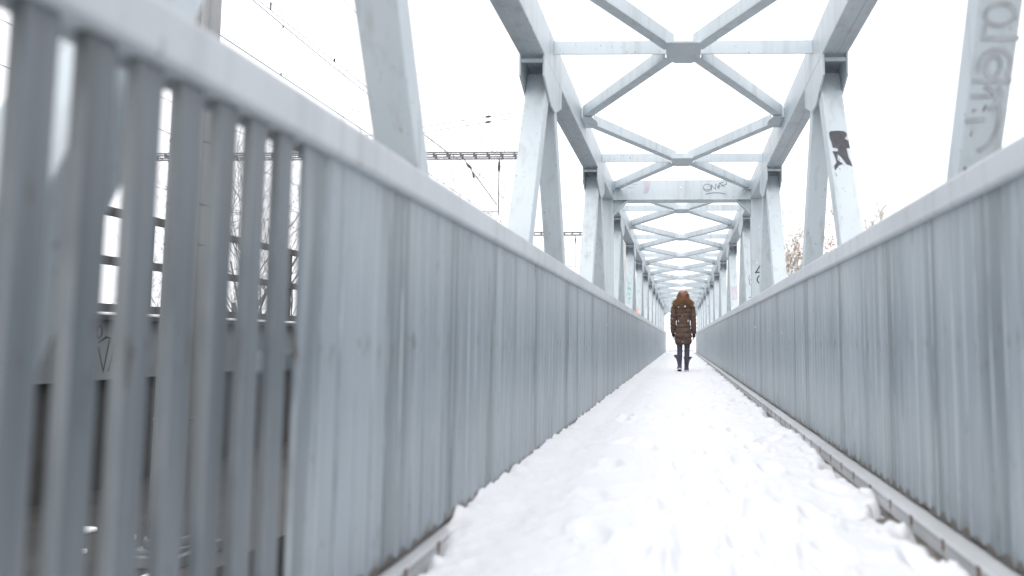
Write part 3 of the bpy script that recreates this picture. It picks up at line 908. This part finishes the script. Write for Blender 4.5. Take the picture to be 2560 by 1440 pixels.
tree('bare_tree', (6.75, 40, -0.2), 7.8, 1.0, 31, 'pale bare tree with dense twigs, seen between two truss diagonals over the rust-spotted railing', 'dry_twig', levels=5, twig=.009, low=.05)
tree('bare_tree', (6.5, 37, -0.2), 5.6, 1.1, 32, 'shorter tangled pale tree, low behind the second white diagonal', 'dry_twig', levels=5, low=.05, twig=.010)
tree('leafy_bush', (6.85, 29, -0.6), 5.4, 1.1, 33, 'bush still carrying rusty brown leaves, behind the railing', 'bark', levels=4, leaves=2200, twig=.007, low=.1, group='bushes beyond the railing')
tree('bare_tree', (12.9, 44, -1), 9.6, 1.0, 34, 'faint bare tree peeping over the handrail beside the tagged diagonal', 'dry_twig', levels=5, twig=.008)

# ------------------------------------------------------------------ the walking woman
PX, PY = 0.065, 14.05
person = empty('person', (PX, PY, 0.05), 'woman from behind in brown quilted coat with fur hood and dark boots on the path', 'person')
def skinned(name, nodes, edges_, mat, root, sub=2):
    me = bpy.data.meshes.new(name)
    me.from_pydata([n_[:3] for n_ in nodes], edges_, [])
    o = bpy.data.objects.new(name, me); col.objects.link(o); o.parent = person
    me.materials.append(MATS[mat])
    md = o.modifiers.new('skin', 'SKIN'); md.use_smooth_shade = True
    for i, n_ in enumerate(nodes):
        me.skin_vertices[0].data[i].radius = (n_[3], n_[4] if len(n_) > 4 else n_[3])
        me.skin_vertices[0].data[i].use_root = (i == root)
    sm = o.modifiers.new('sub', 'SUBSURF'); sm.levels = sub; sm.render_levels = sub
    return o
bn = [(0,0,.86,.14,.11), (0,0,1.02,.115,.085), (0,0,1.22,.14,.09), (0,0.0,1.36,.10,.07), (0,.02,1.44,.05), (0,.035,1.53,.078,.085), (0,.035,1.62,.085,.095), (0,.03,1.67,.05,.06),
      (-.078,0,.80,.092), (-.074,.01,.46,.062), (-.076,.0,.26,.055), (-.072,-.03,.07,.035),
      (.078,0,.80,.092), (.076,.015,.46,.062), (.068,.015,.26,.055), (.072,.03,.07,.035),
      (-.15,0,1.35,.055), (-.195,-.01,1.10,.042), (-.205,.03,.86,.032),
      (.15,0,1.35,.055), (.195,-.01,1.10,.042), (.205,.01,.84,.032)]
be = [(0,1),(1,2),(2,3),(3,4),(4,5),(5,6),(6,7),(0,8),(8,9),(9,10),(10,11),(0,12),(12,13),(13,14),(14,15),(3,16),(16,17),(17,18),(3,19),(19,20),(20,21)]
skinned('body', bn, be, 'legging_cloth', 0)
# face and neck, turned away from the camera
m = MB()
m.loft([(0,.04,1.44,.045,.045),(0,.045,1.50,.060,.07),(0,.05,1.55,.072,.088),(0,.05,1.60,.076,.095),(0,.045,1.65,.068,.085),(0,.04,1.69,.03,.04)], 20)
m.tube([(0,.135,1.60),(0,.158,1.575),(0,.14,1.56)], [.010,.016,.008], 6)
for sx in (-1, 1):
    m.tube([(sx*.03,.134,1.605),(sx*.03,.142,1.605)], [.012,.008], 8)
    m.tube([(sx*.076,.05,1.61),(sx*.084,.045,1.59),(sx*.078,.05,1.565)], [.01,.014,.008], 6)
m.tube([(-.025,.132,1.528),(0,.14,1.526),(.025,.132,1.528)], [.004,.008,.004], 6)
m.build('face', 'skin', person)

# quilted coat: baffles of down between stitched seams
def baffle(z, seams, depth):
    for a, b in zip(seams[:-1], seams[1:]):
        if a <= z <= b:
            return depth*math.sin(math.pi*(z-a)/(b-a))**0.6
    return 0
seams = [.555, .68, .79, .90, .975, 1.035, 1.12, 1.20, 1.29, 1.39]
prof = [(.555,.155,.125),(.62,.168,.135),(.72,.172,.14),(.82,.166,.135),(.92,.150,.125),(1.0,.132,.112),(1.04,.130,.11),(1.12,.146,.115),(1.22,.165,.12),(1.32,.172,.115),(1.38,.150,.10),(1.43,.085,.08)]
pz = [p[0] for p in prof]
rings = []
for z in np.linspace(.555, 1.43, 96):
    rx, ry = np.interp(z, pz, [p[1] for p in prof]), np.interp(z, pz, [p[2] for p in prof])
    bf = baffle(z, seams, .016)
    rings.append((0, 0, z, rx + bf - .006, ry + bf - .006))
seg = 48
m = MB()
v, f = [], []
rr = random.Random(4)
jit = [[rr.uniform(-1, 1) for _ in range(seg)] for _ in range(len(rings))]
for i, (a, b, z, rx, ry) in enumerate(rings):
    for k in range(seg):
        t = 2*math.pi*k/seg
        w = 1 + .012*math.sin(9*t + i*.31) + .010*jit[i//3][k]
        v.append((rx*w*math.cos(t), ry*w*math.sin(t), z + .006*math.sin(5*t + i)*(1 if 0 < i < len(rings)-1 else 0)))
for i in range(len(rings)-1):
    for k in range(seg):
        f.append((i*seg+k, i*seg+(k+1) % seg, (i+1)*seg+(k+1) % seg, (i+1)*seg+k))
m.add(v, f, True)
coat = m.build('coat', 'coat_cloth', person)
sd_ = coat.modifiers.new('thick', 'SOLIDIFY'); sd_.thickness = .012; sd_.offset = -1
# sleeves
for sx in (-1, 1):
    m = MB(); pts, rad = [], []
    path = [(sx*.150,0,1.375),(sx*.185,-.005,1.30),(sx*.202,-.012,1.16),(sx*.208,-.008,1.02),(sx*.210,.012,.88),(sx*.208,.022,.80)] if sx < 0 else \
           [(sx*.150,0,1.375),(sx*.185,-.005,1.30),(sx*.202,-.012,1.16),(sx*.210,-.012,1.02),(sx*.217,.0,.88),(sx*.220,.006,.78)]
    base = [.050,.062,.060,.056,.050,.043]
    for i in range(61):
        t = i/60*5; k = min(int(t), 4); u = t-k
        pts.append(Vector(path[k]).lerp(Vector(path[k+1]), u))
        rad.append(base[k]*(1-u)+base[k+1]*u + .008*abs(math.sin(t*math.pi*1.7)))
    m.tube(pts, rad, 18); m.build('sleeve', 'coat_cloth', person)
    # gloved hand: palm, four bent fingers of different lengths, thumb off the side
    x, y, z = path[-1]
    y += .0
    m = MB()
    m.tube([(x,y,z+.02),(x,y+.004,z-.03),(x-sx*.004,y+.008,z-.075)], [.026,.034,.030], 10)
    for q, (dy, ln) in enumerate(((-.026,.055),(-.009,.068),(.009,.072),(.026,.062))):
        m.tube([(x-sx*.004,y+.008+dy,z-.07),(x-sx*.010,y+.010+dy*1.05,z-.07-ln*.5),(x-sx*.026,y+.012+dy,z-.07-ln)], [.0105,.0095,.0075], 7)
    m.tube([(x-sx*.006,y+.030,z-.025),(x-sx*.014,y+.048,z-.055),(x-sx*.020,y+.050,z-.085)], [.012,.0105,.008], 7)
    m.build('glove', 'glove_wool', person)
# belt with two snow-bright rings at the waist
m = MB(); m.loft([(0,0,1.005,.137,.116),(0,0,1.012,.141,.120),(0,0,1.038,.141,.120),(0,0,1.045,.137,.116)], 40); m.build('belt', 'coat_cloth', person)
for sx in (-1, 1):
    m = MB(); m.tube([(sx*.096,-.097,1.062),(sx*.098,-.106,1.04),(sx*.096,-.100,1.015)], [.006,.011,.005], 8); m.build('belt_ring', 'zip_metal', person)
# hood lying on the back
m = MB()
for i in range(1):
    V_, F_ = [], []
    nu, nv = 20, 14
    for a in range(nv+1):
        th = math.pi*a/nv
        for b in range(nu):
            ph = 2*math.pi*b/nu
            x = .150*math.sin(th)*math.cos(ph)*(1 - .35*max(0, -math.cos(th))*1.0)
            y = -.085 + .075*math.sin(th)*math.sin(ph)
            z = 1.365 + .115*math.cos(th)
            V_.append((x, y, z))
    for a in range(nv):
        for b in range(nu):
            F_.append((a*nu+b, a*nu+(b+1) % nu, (a+1)*nu+(b+1) % nu, (a+1)*nu+b))
    m.add(V_, F_, True)
m.build('hood', 'coat_cloth', person)
# fur trim round the hood and the curly hair over it
def hairs(mb_, pts_fn, n, ln, w, down, rnd):
    for i in range(n):
        p, nrm = pts_fn(rnd)
        d = (nrm + Vector((rnd.gauss(0, .5), rnd.gauss(0, .5), rnd.gauss(0, .5) - down))).normalized()
        s = d.orthogonal().normalized()
        s = (s*math.cos(rnd.uniform(0, 6.28)) + d.cross(s)*math.sin(rnd.uniform(0, 6.28)))
        s = s.normalized()*w if s.length > 1e-4 else Vector((w, 0, 0))
        l_ = ln*rnd.uniform(.6, 1.3)
        q = p + d*l_*.55; e_ = p + d*l_ + Vector((rnd.gauss(0, .3), rnd.gauss(0, .3), -.2))*l_*.4
        mb_.add([p - s, p + s, q + s*.8, q - s*.8, e_], [(0, 1, 2, 3), (3, 2, 4)])
rnd = random.Random(9)
def fur_pt(r_):
    t = r_.uniform(-1.15, 1.15)
    c = Vector((.190*math.sin(t), -.02 - .115*math.cos(t)*1.0, 1.455 - .060*abs(math.sin(t)) + .0))
    a = r_.uniform(0, 6.28)
    n_ = Vector((math.sin(t)*math.cos(a), -math.cos(t)*math.cos(a), math.sin(a)))
    return c + n_*.036, n_
m = MB()
core = [(.190*math.sin(t), -.02 - .115*math.cos(t), 1.455 - .060*abs(math.sin(t))) for t in np.linspace(-1.2, 1.2, 15)]
m.tube(core, [.03] + [.040]*13 + [.03], 8)
hairs(m, fur_pt, 3400, .050, .0026, .1, rnd)
m.build('fur_trim', 'fur', person, fix=False)
def hair_pt(r_):
    z = r_.uniform(1.42, 1.63)
    t = r_.uniform(math.pi*.92, math.pi*2.08)
    k = .088 + (.05*(1.60 - z)/.16 if z < 1.60 else 0)
    n_ = Vector((math.cos(t), math.sin(t), .1))
    return Vector((k*math.cos(t), .02 + k*.95*math.sin(t), z)), n_
m = MB()
m.loft([(0,-.01,1.42,.125,.10),(0,-.005,1.47,.118,.098),(0,.0,1.53,.102,.095),(0,.015,1.60,.088,.092),(0,.02,1.64,.080,.085)], 24)
hairs(m, hair_pt, 2200, .040, .0032, .8, rnd)
m.build('hair', 'auburn_hair', person, fix=False)
m = MB()
rings = []
for i in range(15):
    a = i/14*math.pi/2
    bf = .004*math.sin(i*2.3)
    rings.append((0.0, .022, 1.585 + .095*math.sin(a), (.094 + bf)*max(math.cos(a), .05)**.75, (.098 + bf)*max(math.cos(a), .05)**.75))
m.loft(rings, 24)
for k in range(5):
    t = np.linspace(math.pi*1.0, math.pi*2.0, 12)
    m.tube([(.093*math.cos(q)*(1-.03*k), .022 + .097*math.sin(q)*(1-.03*k), 1.592 + .016*k + .006*math.sin(4*q + k)) for q in t], .009, 6)
m.build('cap', 'knit_cap', person)
# boots: wide open tops, dark lining, pale soles
for sx, x, y, lift, pit in ((-1, -.078, -.03, .035, 16), (1, .062, .05, 0.0, 0)):
    rot = Matrix.Translation((x, y, lift)) @ Matrix.Rotation(R(-pit), 4, 'X')
    def X(mbx): mbx.v = [tuple(rot @ Vector(p)) for p in mbx.v]; return mbx
    m = MB()
    o_ = sx*.030
    m.loft([(0,.0,.030,.042,.055),(0,.0,.075,.045,.055),(0,-.002,.11,.043,.048),(sx*.004,-.005,.18,.050,.052),(o_*.5,-.008,.24,.060,.060),(o_,-.010,.292,.088,.078),(o_,-.010,.295,.080,.070),(o_*.6,-.008,.27,.055,.052)], 20, False)
    foot = [( sx*.006*j, .02+.026*j, .030+.0*j, .043-.003*(j>5)*(j-5), .0) for j in range(8)]
    m.tube([(0,-.02,.062),(sx*.004,.05,.066),(sx*.01,.11,.058),(sx*.014,.165,.045),(sx*.016,.19,.04)], [.045,.047,.044,.034,.015], 14)
    X(m).build('boot', 'boot_suede', person)
    b_ = person.children[-1] if False else None
    m = MB(); m.loft([(o_*.7,-.010,.286,.062,.058),(o_,-.012,.300,.082,.072),(o_,-.012,.306,.088,.078),(o_,-.010,.298,.092,.082)], 20, False)
    m.loft([(o_*.8,-.01,.27,.06,.055),(o_*.8,-.01,.285,.062,.056)], 20)
    X(m).build('boot_cuff', 'boot_lining', person)
    m = MB()
    out = [(.046*math.cos(t) + sx*.010*(.5+.5*math.sin(t)), .065 + .128*math.sin(t)) for t in np.linspace(0, 2*math.pi, 25)[:-1]]
    m.prism(out, 'z', .006, .030)
    X(m).build('sole', 'boot_sole', person)
    m = MB(); m.prism([(a*.93, .065 + (b-.065)*.95) for a, b in out], 'z', 0.0, .0055)
    X(m).build('tread', 'glove_wool', person)

# ------------------------------------------------------------------ falling snow
m = MB()
r3 = random.Random(12)
for i in range(150):
    y = r3.uniform(4, 30); x = r3.uniform(-.7, .8) if i % 3 else r3.uniform(-4, 5); z = r3.uniform(.3, 3.4)
    if y > 12 and abs(x) < .8: y = r3.uniform(5, 13.5)
    rr_ = r3.uniform(.0035, .0065)
    V_ = [(x + rr_*a, y + rr_*b, z + rr_*c) for a, b, c in ((1,0,0),(-1,0,0),(0,1,0),(0,-1,0),(0,0,1),(0,0,-1))]
    m.add(V_, [(0,2,4),(2,1,4),(1,3,4),(3,0,4),(2,0,5),(1,2,5),(3,1,5),(0,3,5)], True)
for (x, y, z, rr_) in ((.10, 13.4, 1.36, .017), (.065, 13.5, .60, .009), (.05, 13.5, .67, .007), (.02, 8.9, 2.70, .016)):
    V_ = [(x + rr_*a, y + rr_*b, z + rr_*c) for a, b, c in ((1,0,0),(-1,0,0),(0,1,0),(0,-1,0),(0,0,1),(0,0,-1))]
    m.add(V_, [(0,2,4),(2,1,4),(1,3,4),(3,0,4),(2,0,5),(1,2,5),(3,1,5),(0,3,5)], True)
o = m.build('falling_snow', 'snow')
tag(o, 'scattered snowflakes drifting down inside the footbridge', 'snow', kind='stuff')
